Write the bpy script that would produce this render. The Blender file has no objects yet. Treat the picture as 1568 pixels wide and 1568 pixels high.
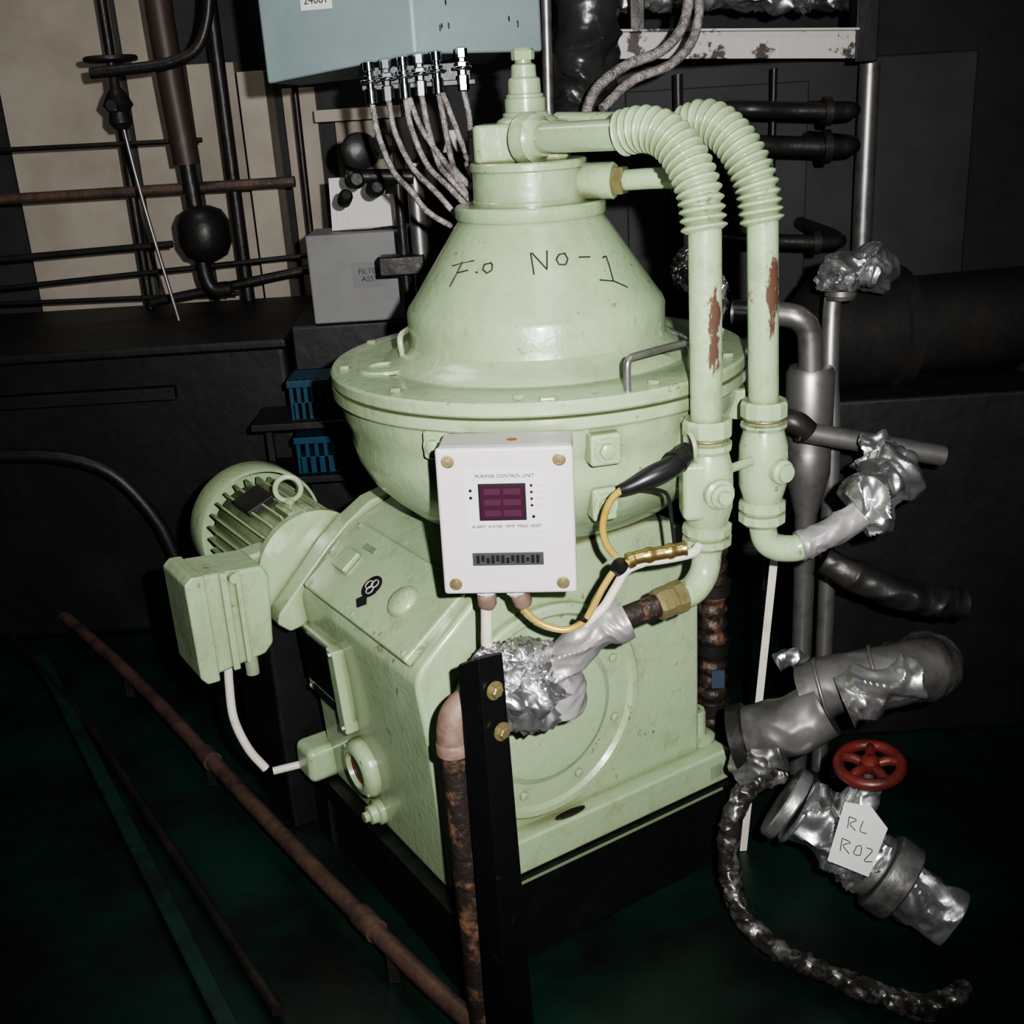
import bpy, bmesh, math, random
from mathutils import Vector, Matrix, noise
random.seed(4)
V=Vector
try: bpy.context.scene.view_settings.look='AgX - Medium High Contrast'
except Exception: pass
# ------------------------------------------------------------------ helpers
def mat(name,col,rough=.5,metal=0.,col2=None,scale=8.,lo=.45,hi=.65,bump=0.,bscale=40.,coat=0.,detail=6.,rvar=0.):
    m=bpy.data.materials.new(name); m.use_nodes=True; nt=m.node_tree; N=nt.nodes; K=nt.links
    b=N['Principled BSDF']; b.inputs['Base Color'].default_value=(*col,1); b.inputs['Roughness'].default_value=rough
    b.inputs['Metallic'].default_value=metal
    if coat: b.inputs['Coat Weight'].default_value=coat; b.inputs['Coat Roughness'].default_value=.12
    tc=N.new('ShaderNodeTexCoord')
    if col2 is not None:
        n=N.new('ShaderNodeTexNoise'); n.inputs['Scale'].default_value=scale; n.inputs['Detail'].default_value=detail; n.inputs['Roughness'].default_value=.65
        K.new(tc.outputs['Object'],n.inputs['Vector'])
        r=N.new('ShaderNodeValToRGB'); r.color_ramp.elements[0].position=lo; r.color_ramp.elements[1].position=hi
        r.color_ramp.elements[0].color=(*col,1); r.color_ramp.elements[1].color=(*col2,1)
        K.new(n.outputs['Fac'],r.inputs['Fac']); K.new(r.outputs['Color'],b.inputs['Base Color'])
        if rvar:
            mr=N.new('ShaderNodeMapRange'); mr.inputs['To Min'].default_value=rough-rvar; mr.inputs['To Max'].default_value=rough+rvar
            K.new(n.outputs['Fac'],mr.inputs['Value']); K.new(mr.outputs['Result'],b.inputs['Roughness'])
    if bump:
        n2=N.new('ShaderNodeTexNoise'); n2.inputs['Scale'].default_value=bscale; n2.inputs['Detail'].default_value=3
        K.new(tc.outputs['Object'],n2.inputs['Vector'])
        bp=N.new('ShaderNodeBump'); bp.inputs['Strength'].default_value=bump; bp.inputs['Distance'].default_value=.01
        K.new(n2.outputs['Fac'],bp.inputs['Height']); K.new(bp.outputs['Normal'],b.inputs['Normal'])
    return m
GREEN=(.345,.455,.275)
def green(name,rough=.34,rustz=None):
    m=mat(name,GREEN,rough,0,(.295,.38,.225),3.0,.4,.7,.12,60.,.4)
    nt=m.node_tree;N=nt.nodes;K=nt.links;b=N['Principled BSDF']
    src=b.inputs['Base Color'].links[0].from_socket
    tc=N.new('ShaderNodeTexCoord')
    def grime(src,scale,lo,hi,col,amt,stretch=None):
        n=N.new('ShaderNodeTexNoise');n.inputs['Scale'].default_value=scale;n.inputs['Detail'].default_value=9;n.inputs['Roughness'].default_value=.72
        if stretch:
            mp=N.new('ShaderNodeMapping'); mp.inputs['Scale'].default_value=stretch; K.new(tc.outputs['Object'],mp.inputs['Vector']); K.new(mp.outputs[0],n.inputs['Vector'])
        else: K.new(tc.outputs['Object'],n.inputs['Vector'])
        r=N.new('ShaderNodeValToRGB');r.color_ramp.elements[0].position=lo;r.color_ramp.elements[1].position=hi
        r.color_ramp.elements[0].color=(0,0,0,1);r.color_ramp.elements[1].color=(amt,amt,amt,1)
        K.new(n.outputs['Fac'],r.inputs['Fac'])
        mx=N.new('ShaderNodeMixRGB');K.new(r.outputs['Color'],mx.inputs[0]);K.new(src,mx.inputs[1]);mx.inputs[2].default_value=(*col,1)
        return mx.outputs[0]
    out=grime(src,11,.54,.68,(.22,.24,.12),.55)
    out=grime(out,4.5,.53,.72,(.19,.22,.14),.6,(1,1,.4))
    out=grime(out,70,.64,.70,(.07,.05,.03),.85)
    out=grime(out,20,.63,.66,(.12,.09,.05),.75)
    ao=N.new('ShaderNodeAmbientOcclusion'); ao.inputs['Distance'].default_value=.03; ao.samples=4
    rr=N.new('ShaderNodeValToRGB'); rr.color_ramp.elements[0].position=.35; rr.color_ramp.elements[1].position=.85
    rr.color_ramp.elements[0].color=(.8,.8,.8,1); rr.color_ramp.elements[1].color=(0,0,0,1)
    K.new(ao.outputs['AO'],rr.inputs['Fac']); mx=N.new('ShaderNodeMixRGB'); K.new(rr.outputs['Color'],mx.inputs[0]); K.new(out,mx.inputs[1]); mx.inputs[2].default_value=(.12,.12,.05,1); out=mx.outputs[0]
    if rustz:
        z0,z1,xc=rustz
        sep=N.new('ShaderNodeSeparateXYZ');K.new(tc.outputs['Object'],sep.inputs[0])
        def band(sock,c,h,soft):
            a=N.new('ShaderNodeMath');a.operation='SUBTRACT';K.new(sock,a.inputs[0]);a.inputs[1].default_value=c
            a2=N.new('ShaderNodeMath');a2.operation='ABSOLUTE';K.new(a.outputs[0],a2.inputs[0])
            a3=N.new('ShaderNodeMapRange');K.new(a2.outputs[0],a3.inputs['Value']);a3.inputs['From Min'].default_value=h;a3.inputs['From Max'].default_value=h+soft
            a3.inputs['To Min'].default_value=1;a3.inputs['To Max'].default_value=0;return a3.outputs[0]
        bz=band(sep.outputs['Z'],(z0+z1)/2,(z1-z0)*.15,(z1-z0)*.5);bx=band(sep.outputs['X'],xc,.002,.016)
        mu=N.new('ShaderNodeMath');mu.operation='MULTIPLY';K.new(bz,mu.inputs[0]);K.new(bx,mu.inputs[1])
        nn=N.new('ShaderNodeTexNoise');nn.inputs['Scale'].default_value=75;nn.inputs['Detail'].default_value=8;nn.inputs['Roughness'].default_value=.7
        mp=N.new('ShaderNodeMapping'); mp.inputs['Scale'].default_value=(1,1,.35); K.new(tc.outputs['Object'],mp.inputs['Vector']); K.new(mp.outputs[0],nn.inputs['Vector'])
        n4=N.new('ShaderNodeMath');n4.operation='MULTIPLY';n4.inputs[1].default_value=2.6;K.new(nn.outputs['Fac'],n4.inputs[0])
        ad=N.new('ShaderNodeMath');ad.operation='ADD';K.new(mu.outputs[0],ad.inputs[0]);K.new(n4.outputs[0],ad.inputs[1])
        ml=N.new('ShaderNodeMath');ml.operation='MULTIPLY';ml.inputs[1].default_value=.4;K.new(ad.outputs[0],ml.inputs[0])
        gate=N.new('ShaderNodeMath');gate.operation='GREATER_THAN';gate.inputs[1].default_value=.12;K.new(mu.outputs[0],gate.inputs[0])
        r2=N.new('ShaderNodeValToRGB');r2.color_ramp.elements[0].position=.69;r2.color_ramp.elements[1].position=.75;K.new(ml.outputs[0],r2.inputs['Fac'])
        gm=N.new('ShaderNodeMath');gm.operation='MULTIPLY';K.new(r2.outputs['Color'],gm.inputs[0]);K.new(gate.outputs[0],gm.inputs[1])
        m2=N.new('ShaderNodeMixRGB');K.new(gm.outputs[0],m2.inputs[0]);K.new(out,m2.inputs[1]);m2.inputs[2].default_value=(.105,.058,.042,1);out=m2.outputs[0]
    K.new(out,b.inputs['Base Color'])
    return m
M_G=green('green_paint'); M_GA=green('green_paint_worn_near',.3,(.975,1.15,.343)); M_GB=green('green_paint_worn_far',.3,(1.02,1.18,.462))
M_GD=mat('green_paint_dark',(.24,.30,.20),.5,0,(.16,.2,.13),8)  # deeper green for the foot tag, cover tab and motor drain
M_CAB=mat('cabinet_paint',(.20,.255,.26),.45,0,(.15,.20,.20),4,.4,.8,.05,80)
M_BOX=mat('box_plastic',(.47,.44,.43),.42,0,(.40,.37,.36),3,.4,.8)
M_LID=mat('lid_plastic',(.56,.53,.535),.38,0,(.50,.47,.475),5,.5,.8)
M_DISP=mat('display_glass',(.045,.012,.025),.15)
M_BLK=mat('black_plastic',(.012,.012,.013),.35)
M_DK=mat('dark_steel',(.020,.020,.020),.42,.3,(.048,.038,.031),6,.45,.8,.2,30)
M_DK2=mat('dark_machinery',(.006,.006,.007),.5,0,(.018,.016,.015),5,.45,.8,.2,20)
M_POST=mat('post_black_paint',(.008,.008,.009),.28,.2,(.06,.03,.02),16,.66,.74,.25,35)
M_RUST=mat('rusty_pipe',(.028,.021,.018),.5,.2,(.20,.11,.07),26,.50,.66,.5,60)
M_BROWN=mat('brown_pipe',(.10,.058,.044),.5,0,(.045,.03,.025),12,.4,.65,.3,40)
M_SALM=mat('salmon_primer',(.20,.135,.105),.55,0,(.08,.05,.04),14,.46,.68,.2,50)
M_FOIL=mat('aluminium_foil',(.88,.88,.89),.24,.93,(.66,.66,.66),14,.4,.7,.25,20)
M_FOILD=mat('foil_tape_dirty',(.50,.50,.50),.33,.8,(.16,.15,.145),9,.43,.66,.3,18)
M_WRAP=mat('grey_wrap',(.34,.33,.33),.42,.35,(.22,.21,.21),10,.4,.7,.4,18)
M_CHR=mat('chrome',(.8,.85,.9),.12,1.)
M_STL=mat('steel',(.32,.31,.30),.38,.8,(.14,.13,.12),20,.5,.8)
M_BRS=mat('brass',(.55,.42,.16),.3,.9,(.35,.26,.12),25,.4,.7,.1)
M_BRSG=mat('bronze_green',(.30,.26,.13),.4,.6,(.2,.17,.08),25,.4,.7,.2)
M_YEL=mat('yellow_cable',(.50,.36,.09),.25,.2,(.35,.24,.05),20,.4,.7)
M_WHT=mat('white_cable',(.60,.56,.50),.5,0,(.4,.36,.28),16,.5,.8)
M_GRC=mat('braided_cable',(.38,.35,.34),.5,.3,(.17,.15,.14),60,.4,.6,.6,200)
M_WALL=mat('wall_beige',(.42,.38,.32),.8,0,(.26,.23,.18),2,.4,.75)
M_WALLD=mat('wall_grey',(.036,.036,.038),.7,0,(.018,.018,.018),3,.4,.7)
M_FLOOR=mat('floor_green_paint',(.005,.026,.019),.33,0,(.007,.008,.007),3.5,.42,.64,.15,14,rvar=.12)
M_CURB=mat('curb_green',(.008,.036,.026),.4,0,(.009,.012,.010),9,.45,.7)
M_BEAM=mat('peeling_white',(.50,.48,.45),.6,0,(.05,.035,.03),9,.57,.60,.3,30,detail=9)
M_GREY=mat('grey_carton',(.20,.20,.20),.6,0,(.15,.15,.15),3)
M_PAPER=mat('paper',(.60,.59,.58),.7)
M_BLUE=mat('blue_plastic',(.010,.05,.085),.4)
M_RED=mat('red_paint',(.12,.018,.015),.4,0,(.05,.012,.01),20,.45,.7,.2)
M_GLASS=mat('dark_glass',(.01,.012,.012),.08,0)
M_INK=mat('ink',(.015,.02,.012),.6)
M_INS=mat('insulation_jacket',(.15,.145,.14),.42,.4,(.05,.047,.044),6,.42,.66,.35,9)
M_SKID=mat('skid_black',(.007,.008,.007),.4,.1,(.014,.02,.013),9,.5,.8,.3,20)
M_OIL=mat('green_edge',(.16,.22,.13),.5)

def parent(name):
    e=bpy.data.objects.new(name,None); bpy.context.collection.objects.link(e); e.empty_display_size=.05; return e
def add(name,vs,fs,m,par=None,smooth=40,bevel=0,M=None,seg=3):
    me=bpy.data.meshes.new(name)
    vs=[V(v) for v in vs]
    if M is not None: vs=[M@v for v in vs]
    me.from_pydata([tuple(v) for v in vs],[],fs)
    bm=bmesh.new(); bm.from_mesh(me); bmesh.ops.remove_doubles(bm,verts=bm.verts,dist=1e-6); bmesh.ops.recalc_face_normals(bm,faces=bm.faces); bm.to_mesh(me); bm.free()
    me.materials.append(m)
    for p in me.polygons: p.use_smooth=True
    if not bevel: me.set_sharp_from_angle(angle=math.radians(smooth))
    o=bpy.data.objects.new(name,me); bpy.context.collection.objects.link(o)
    if bevel:
        b=o.modifiers.new('bevel','BEVEL'); b.width=bevel; b.segments=seg; b.limit_method='ANGLE'; b.angle_limit=math.radians(30); b.harden_normals=True
    if par: o.parent=par
    return o
def frame(o,d,up=None):
    z=V(d).normalized(); u=V(up) if up else (V((0,0,1)) if abs(z.z)<.95 else V((1,0,0)))
    x=u.cross(z).normalized(); y=z.cross(x)
    m=Matrix((x,y,z)).transposed().to_4x4(); m.translation=V(o); return m
def box(name,lo,hi,m,par,bevel=.003,M=None):
    x0,y0,z0=lo;x1,y1,z1=hi
    vs=[(x0,y0,z0),(x1,y0,z0),(x1,y1,z0),(x0,y1,z0),(x0,y0,z1),(x1,y0,z1),(x1,y1,z1),(x0,y1,z1)]
    return add(name,vs,[(0,3,2,1),(4,5,6,7),(0,1,5,4),(1,2,6,5),(2,3,7,6),(3,0,4,7)],m,par,40,bevel,M)
def prism(name,poly,c0,c1,m,par,bevel=.003,M=None,axes='xz',seg=3):
    n=len(poly)
    def P(a,b,c): return (a,c,b) if axes=='xz' else ((a,b,c) if axes=='xy' else (c,a,b))
    vs=[P(a,b,c0) for a,b in poly]+[P(a,b,c1) for a,b in poly]
    fs=[tuple(range(n)),tuple(range(2*n-1,n-1,-1))]+[(i,(i+1)%n,n+(i+1)%n,n+i) for i in range(n)]
    return add(name,vs,fs,m,par,40,bevel,M,seg)
def lathe(name,prof,m,par,M=None,n=64,smooth=40,caps=True,bevel=0):
    vs=[];fs=[]
    for a,z in prof:
        for k in range(n):
            t=2*math.pi*k/n; vs.append((a*math.cos(t),a*math.sin(t),z))
    for i in range(len(prof)-1):
        for k in range(n): fs.append((i*n+k,i*n+(k+1)%n,(i+1)*n+(k+1)%n,(i+1)*n+k))
    if caps: fs.append(tuple(range(n-1,-1,-1))); L=len(prof)-1; fs.append(tuple(range(L*n,L*n+n)))
    return add(name,vs,fs,m,par,smooth,bevel,M)
def cyl(name,a,b,r,m,par,n=32,r2=None,ch=.0):
    a=V(a);b=V(b);L=(b-a).length; r2=r if r2 is None else r2
    pr=[(r,0),(r2,L)]
    if ch: pr=[(r-ch,0),(r,ch),(r2,L-ch),(r2-ch,L)]
    return lathe(name,pr,m,par,frame(a,b-a),n)
def smoothpath(pts,k=8):
    P=[V(p) for p in pts]
    if len(P)<3: 
        return [P[0].lerp(P[1],i/k) for i in range(k+1)]
    P=[2*P[0]-P[1]]+P+[2*P[-1]-P[-2]]; out=[]
    for i in range(1,len(P)-2):
        for j in range(k):
            t=j/k;a,b,c,d=P[i-1],P[i],P[i+1],P[i+2]
            out.append(.5*((2*b)+(c-a)*t+(2*a-5*b+4*c-d)*t*t+(3*b-a-3*c+d)*t**3))
    out.append(P[-2]); return out
def sweep(path,rf,n):
    vs=[];fs=[];up=None;L=[0]
    for i in range(1,len(path)): L.append(L[-1]+(path[i]-path[i-1]).length)
    for i,p in enumerate(path):
        t=(path[min(i+1,len(path)-1)]-path[max(i-1,0)]).normalized()
        if up is None: up=V((0,0,1)) if abs(t.z)<.9 else V((1,0,0))
        x=up.cross(t).normalized(); y=t.cross(x); up=y
        r=rf(L[i],L[-1]) if callable(rf) else rf
        for k in range(n):
            a=2*math.pi*k/n; vs.append(p+x*(r*math.cos(a))+y*(r*math.sin(a)))
    for i in range(len(path)-1):
        for k in range(n): fs.append((i*n+k,i*n+(k+1)%n,(i+1)*n+(k+1)%n,(i+1)*n+k))
    fs.append(tuple(range(n-1,-1,-1)));l=len(path)-1;fs.append(tuple(range(l*n,l*n+n)))
    return vs,fs
def tube(name,pts,r,m,par,n=16,k=8,raw=False,smooth=60,M=None):
    path=[V(p) for p in pts] if raw else smoothpath(pts,k)
    if M is not None: path=[M@p for p in path]
    vs,fs=sweep(path,r,n); return add(name,vs,fs,m,par,smooth)
def ridge(q):
    w=V((noise.noise(q*.7),noise.noise(q*.7+V((3,1,4))),noise.noise(q*.7+V((7,2,9)))))*.8
    a=1-abs(noise.noise(q+w))*2.2; b=1-abs(noise.noise((q+w)*2.1+V((5,1,2))))*2.2
    return .7*a+.3*b-.45
def crumple(name,pts,r,m,par,amp=.008,sc=22,n=64,k=40,M=None,ang=35):
    path=smoothpath(pts,k); vs,fs=sweep(path,r,n); o=[]
    for i,v in enumerate(vs):
        pc=path[min(i//n,len(path)-1)]; d=(v-pc); d=d.normalized() if d.length>1e-6 else d
        o.append(v+d*amp*ridge(v*sc))
    return add(name,o,fs,m,par,ang)
def torus(name,c,nrm,R,r,m,par,n=40,k=12,M=None):
    F=frame(c,nrm)
    if M is not None: F=M@F
    vs=[];fs=[]
    for i in range(n):
        a=2*math.pi*i/n
        for j in range(k):
            b=2*math.pi*j/k; rr=R+r*math.cos(b); vs.append((rr*math.cos(a),rr*math.sin(a),r*math.sin(b)))
    for i in range(n):
        for j in range(k): fs.append((i*k+j,((i+1)%n)*k+j,((i+1)%n)*k+(j+1)%k,i*k+(j+1)%k))
    return add(name,vs,fs,m,par,60,0,F)
def hexbolt(name,c,d,r,h,m,par,M=None,washer=True):
    F=frame(c,d)
    if M is not None: F=M@F
    if washer: lathe(name+'_washer',[(r*1.5,0),(r*1.5,h*.25)],m,par,F,24)
    return lathe(name,[(r,0),(r,h*.85),(r*.8,h)],m,par,F,6)
def text(name,s,size,m,par,M,ext=.0004):
    cd=bpy.data.curves.new(name,'FONT'); cd.body=s; cd.size=size; cd.extrude=ext; cd.align_x='CENTER'; cd.align_y='CENTER'
    o=bpy.data.objects.new(name,cd); bpy.context.collection.objects.link(o); dg=bpy.context.evaluated_depsgraph_get()
    me=bpy.data.meshes.new_from_object(o.evaluated_get(dg)); bpy.data.objects.remove(o)
    me.transform(M); me.materials.clear(); me.materials.append(m)
    o=bpy.data.objects.new(name,me); bpy.context.collection.objects.link(o); o.parent=par; return o
def foilball(name,c,rx,ry,rz,par,m,amp=.3,sc=2.0):
    bm=bmesh.new(); bmesh.ops.create_icosphere(bm,subdivisions=6,radius=1)
    for v in bm.verts:
        d=v.co.normalized(); f=ridge(d*sc+V(c)*9)
        v.co=V((d.x*rx,d.y*ry,d.z*rz))*(1+amp*f)
    me=bpy.data.meshes.new(name); bm.to_mesh(me); bm.free(); me.transform(Matrix.Translation(c)); me.materials.append(m)
    for p_ in me.polygons: p_.use_smooth=True
    me.set_sharp_from_angle(angle=math.radians(30))
    ob=bpy.data.objects.new(name,me); bpy.context.collection.objects.link(ob); ob.parent=par; return ob

AX=V((.069,2.2,0)); TH=math.radians(32)
ML=Matrix.Translation(AX)@Matrix.Rotation(TH,4,'Z')   # machine frame p,q,z
MA=Matrix.Translation(AX)
# ------------------------------------------------------------------ room
box('floor',(-3.2,-.8,-.26),(3.0,5.0,-.2),M_FLOOR,None,0)
box('wall_back',(-3.2,4.5,-.2),(3.0,4.6,3.0),M_WALLD,None,0)
box('wall_left',(-3.3,-.8,-.2),(-3.2,4.6,3.0),M_WALLD,None,0)
box('wall_right',(3.0,-.8,-.2),(3.1,4.6,3.0),M_WALLD,None,0)
box('ceiling',(-3.2,-.8,3.0),(3.0,4.6,3.1),M_WALLD,None,0)
wp=parent('wall_panelling')
for i,(x0,x1,z0,z1) in enumerate([(-1.75,-1.33,.5,2.6),(-1.29,-1.11,.5,2.6),(-1.07,-.90,.5,1.6),(-.74,-.62,.5,1.5),(-.56,-.36,.5,1.42)]):
    box('panel_%d'%i,(x0,4.42,z0),(x1,4.499,z1),M_WALL,wp,.004)
box('post',(-.86,4.25,.5),(-.765,4.41,1.56),M_WALL,wp,.004)
box('shelf',(-.60,4.2,1.38),(-.30,4.41,1.42),M_WALL,wp,.003)
pr=parent('pipe_rack')
for i,(x,y,r) in enumerate([(-1.24,4.1,.016),(-.90,4.15,.024),(-.66,4.2,.012)]):
    cyl('upright_%d'%i,(x,y,.792),(x+.01,y,2.6),r,M_DK,pr,16)
for i,(x0,z0,x1,z1,r) in enumerate([(-1.9,1.36,-.95,1.35,.008),(-1.9,1.20,-.66,1.20,.018),(-1.9,1.0,-1.1,1.02,.012),(-1.9,.90,-.63,.955,.009),(-1.2,.83,-.63,.91,.016),(-1.9,.86,-.9,.84,.008)]):
    cyl('rail_%d'%i,(x0,3.98,z0),(x1,4.0,z1),r,M_DK if i!=1 else M_BROWN,pr,12)
tube('brown_riser',[(-1.0,3.9,2.4),(-1.0,3.9,1.7),(-.985,3.9,1.28)],.043,mat('brown_riser_m',(.045,.030,.024),.5,0,(.10,.05,.035),10,.55,.7),pr)
tube('riser_lower',[(-.985,3.9,1.28),(-.98,3.9,1.15),(-.975,3.9,.9),(-.9,3.9,.87)],.026,M_DK,pr)
lathe('bulb',[(.03,-.085),(.065,-.07),(.085,-.03),(.085,.04),(.065,.075),(.03,.09)],M_DK,pr,Matrix.Translation((-.95,3.85,1.06)),32,70)
tube('rod',[(-1.12,3.7,1.5),(-1.09,3.7,1.2),(-1.035,3.7,.81)],.006,M_STL,pr)
tube('black_hose',[(-.75,3.6,1.9),(-.80,3.6,1.66),(-.9,3.6,1.58),(-1.15,3.6,1.56)],.016,M_DK,pr)
gv=parent('wall_valve')
lathe('valve_body',[(.02,-.07),(.035,-.05),(.03,-.02),(.045,0),(.03,.03),(.015,.05),(.012,.12)],M_DK,gv,Matrix.Translation((-1.11,3.68,1.47)),24)
torus('valve_wheel',(-1.11,3.68,1.60),(0,0,1),.07,.009,M_DK,gv)
lathe('valve_gauge',[(.016,0),(.016,.02)],M_CHR,gv,frame((-1.11,3.63,1.47),(0,-1,0)),24)
mb=parent('dark_machinery')
box('casing',(-2.6,3.5,-.199),(-.66,4.24,.775),M_DK2,mb,.03)
box('deck',(-2.2,3.38,.76),(-.64,4.2,.79),M_DK2,mb,.01)
tube('line',[(-2.3,3.3,.45),(-1.4,3.3,.5),(-1.1,3.3,.3),(-1.0,3.3,-.18)],.02,M_DK2,mb)
box('lip',(-2.3,3.4,.62),(-1.0,3.44,.66),M_DK2,mb,.004)
ct=parent('grey_carton')
box('carton',(-.545,3.36,.83),(-.25,3.56,1.085),M_GREY,ct,.006)
box('label',(-.42,3.357,.93),(-.32,3.361,1.0),mat('carton_label',(.17,.17,.17),.6),ct,.0)
text('label_text','FILTER\nASSY',.022,M_DK,ct,Matrix.Translation((-.37,3.356,.965))@Matrix.Rotation(math.pi/2,4,'X'))
box('carton_support',(-.62,3.36,-.199),(-.20,4.2,.829),M_DK2,ct,.01)
pp=parent('paper_stack')
Mp=Matrix.Translation((-.40,3.44,1.0875))@Matrix.Rotation(math.radians(-14),4,'X')
for i in range(4):
    box('sheet_%d'%i,(-.075+.018*i,-.01*i-.002,0),(.045+.022*i,-.01*i,.15-.02*i),M_PAPER,pp,0,Mp)
st=parent('steel_upright')
cyl('tube',(-.20,3.1,-.199),(-.20,3.1,1.28),.022,M_STL,st,20)
cyl('tube_side',(-.245,3.1,-.199),(-.245,3.1,1.24),.012,M_DK,st,16)
box('clamp',(-.31,3.05,1.0),(-.19,3.12,1.05),M_DK,st,.005)
for i,(x,z,r) in enumerate([(-.33,1.32,.045),(-.35,1.25,.024),(-.30,1.225,.022),(-.27,1.33,.03),(-.38,1.205,.018)]):
    lathe('knob_%d'%i,[(r*.6,-.03),(r,-.02),(r,.02),(r*.6,.03)],M_DK,st,frame((x,3.05,z),(.3,-1,.1*i)),20)
cyl('stem',(-.37,3.05,1.26),(-.2,3.05,1.25),.018,M_DK,st)
tube('bracket',[(-.20,3.1,1.25),(-.14,3.0,1.31),(-.085,2.9,1.32)],.010,M_DK,st)
lathe('white_funnel',[(.030,-.05),(.012,.0)],M_PAPER,st,Matrix.Translation((-.085,2.9,1.36)),20)
for nm,(x0,x1,z0,z1) in (('blue_basket',(-.60,-.50,.60,.715)),('blue_basket',(-.60,-.47,.44,.55))):
    b=parent(nm)
    for i in range(6):
        xx=x0+(x1-x0)*i/5; box('bar_%d'%i,(xx-.006,3.15,z0),(xx+.006,3.16,z1),M_BLUE,b,.001)
    box('rim',(x0-.01,3.14,z1-.02),(x1+.01,3.29,z1),M_BLUE,b,.002)
    box('bottom',(x0,3.15,z0),(x1,3.29,z0+.05),M_BLUE,b,.002)
    box('back',(x0,3.28,z0),(x1,3.29,z1),M_BLUE,b,.001)
bs=parent('basket_rack')
box('shelf_low',(-.72,3.12,.42),(-.42,3.33,.439),M_DK2,bs,.002)
box('shelf_high',(-.72,3.12,.58),(-.42,3.33,.599),M_DK2,bs,.002)
for i,x in enumerate((-.71,-.43)): box('leg_%d'%i,(x-.01,3.30,-.199),(x+.01,3.32,.60),M_DK2,bs,.002)
# ------------------------------------------------------------------ overhead cabinet
cb=parent('electrical_cabinet')
vs=[(-.462,2.6,1.482),(-.140,2.5,1.520),(.123,2.6,1.513),(.12,3.0,1.513),(-.46,3.0,1.482)]
vt=[(x,y,2.999) for x,y,z in vs]
add('cabinet_body',vs+vt,[(4,3,2,1,0),(5,6,7,8,9),(0,1,6,5),(1,2,7,6),(2,3,8,7),(3,4,9,8),(4,0,5,9)],M_CAB,cb,30,.006)
Fc=frame((-.335,2.553,1.635),V((-.1,-.322,0)))
box('sticker',(-.035,-.018,0),(.035,.018,.002),M_PAPER,cb,0,Fc)
text('sticker_text','24061',.022,M_INK,cb,Fc@Matrix.Translation((0,0,.0022)))
for i in range(9):
    x=-.12+.22*random.random(); z=1.56+.1*random.random(); y=2.5+(x+.14)/.263*.1-.001
    lathe('chip_%d'%i,[(.003+.003*random.random(),0),(.002,.0012)],M_DK,cb,frame((x,y,z),(.1,-.263,0))@Matrix.Diagonal((.5,1.6,1,1)),7)
gb=parent('cable_glands')
box('gland_bar',(-.25,2.46,1.455),(-.02,2.50,1.466),M_DK,gb,.002)
box('gland_bar_hanger',(-.24,2.505,1.455),(-.03,2.56,1.50),M_DK,gb,.002)
gx=[-.231,-.197,-.163,-.130,-.096,-.045]
for i,x in enumerate(gx):
    T=Matrix.Translation((x,2.45,1.478+.003*i))
    lathe('gland_%d'%i,[(.009,-.05),(.012,-.047),(.012,-.02),(.008,-.018),(.008,-.01),(.014,-.008),(.014,.004),(.008,.006),(.008,.012),(.012,.014),(.012,.03),(.006,.034)],M_CHR,gb,T,6 if i%2 else 20)
    torus('wing_%d'%i,(x,2.45,1.472+.003*i),(0,0,1),.017,.0035,M_CHR,gb,20,8)
cc=parent('braided_cables')
ends=[(-.15,2.36,1.24),(-.10,2.35,1.235),(-.075,2.34,1.245),(-.07,2.34,1.26),(-.055,2.33,1.27),(-.035,2.33,1.30)]
for i,x in enumerate(gx):
    e=ends[i]; z0=1.43+.003*i
    tube('cable_%d'%i,[(x,2.45,z0),(x+.008,2.44,z0-.06),(x*.62+e[0]*.38+.002,2.42,z0-.13),(e[0]-.012,2.38,e[2]+.02),(e[0]+.03,2.37,e[2]-.03),(.0,2.40,e[2]-.10)],.0062,M_GRC,cc,10)
    if i in(2,4): tube('cable_%db'%i,[(x+.008,2.452,z0),(x+.028,2.44,z0-.06),(x*.5+e[0]*.5+.03,2.41,z0-.13),(e[0]+.01,2.37,e[2]+.03),(e[0]+.05,2.38,e[2]-.05)],.006,M_GRC,cc,10)
dc=parent('wrapped_black_duct')
crumple('duct',[(.24,2.95,2.99),(.24,2.95,1.7),(.25,2.95,1.5),(.21,2.95,1.38),(.17,2.9,1.25)],.075,mat('black_film',(.03,.03,.03),.25,.1,None,5,.4,.6,.4,14),dc,.03,8,48,30)
cyl('support_rail',(.14,2.85,1.2),(.16,2.85,2.2),.012,M_STL,dc)
cg=parent('grey_conduits')
tube('conduit_1',[(.47,2.8,2.9),(.47,2.8,1.9),(.465,2.8,1.70),(.462,2.8,1.58),(.41,2.78,1.51),(.31,2.75,1.475),(.235,2.7,1.42),(.20,2.65,1.32)],.012,M_GRC,cg)
tube('conduit_2',[(.49,2.8,2.9),(.49,2.8,1.9),(.492,2.8,1.70),(.485,2.8,1.55),(.43,2.78,1.48),(.33,2.75,1.445),(.255,2.7,1.39)],.011,M_GRC,cg)
box('conduit_clip',(.455,2.78,1.66),(.51,2.80,1.675),M_BLK,cg,.002)
bmp=parent('steel_beam')
add('beam_web',[(.36,3.3,1.505),(1.0,3.3,1.470),(1.0,3.3,1.540),(.36,3.3,1.572),(.36,3.34,1.505),(1.0,3.34,1.470),(1.0,3.34,1.540),(.36,3.34,1.572)],
    [(0,1,2,3),(7,6,5,4),(0,4,5,1),(1,5,6,2),(2,6,7,3),(3,7,4,0)],M_BEAM,bmp,30,.003)
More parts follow.
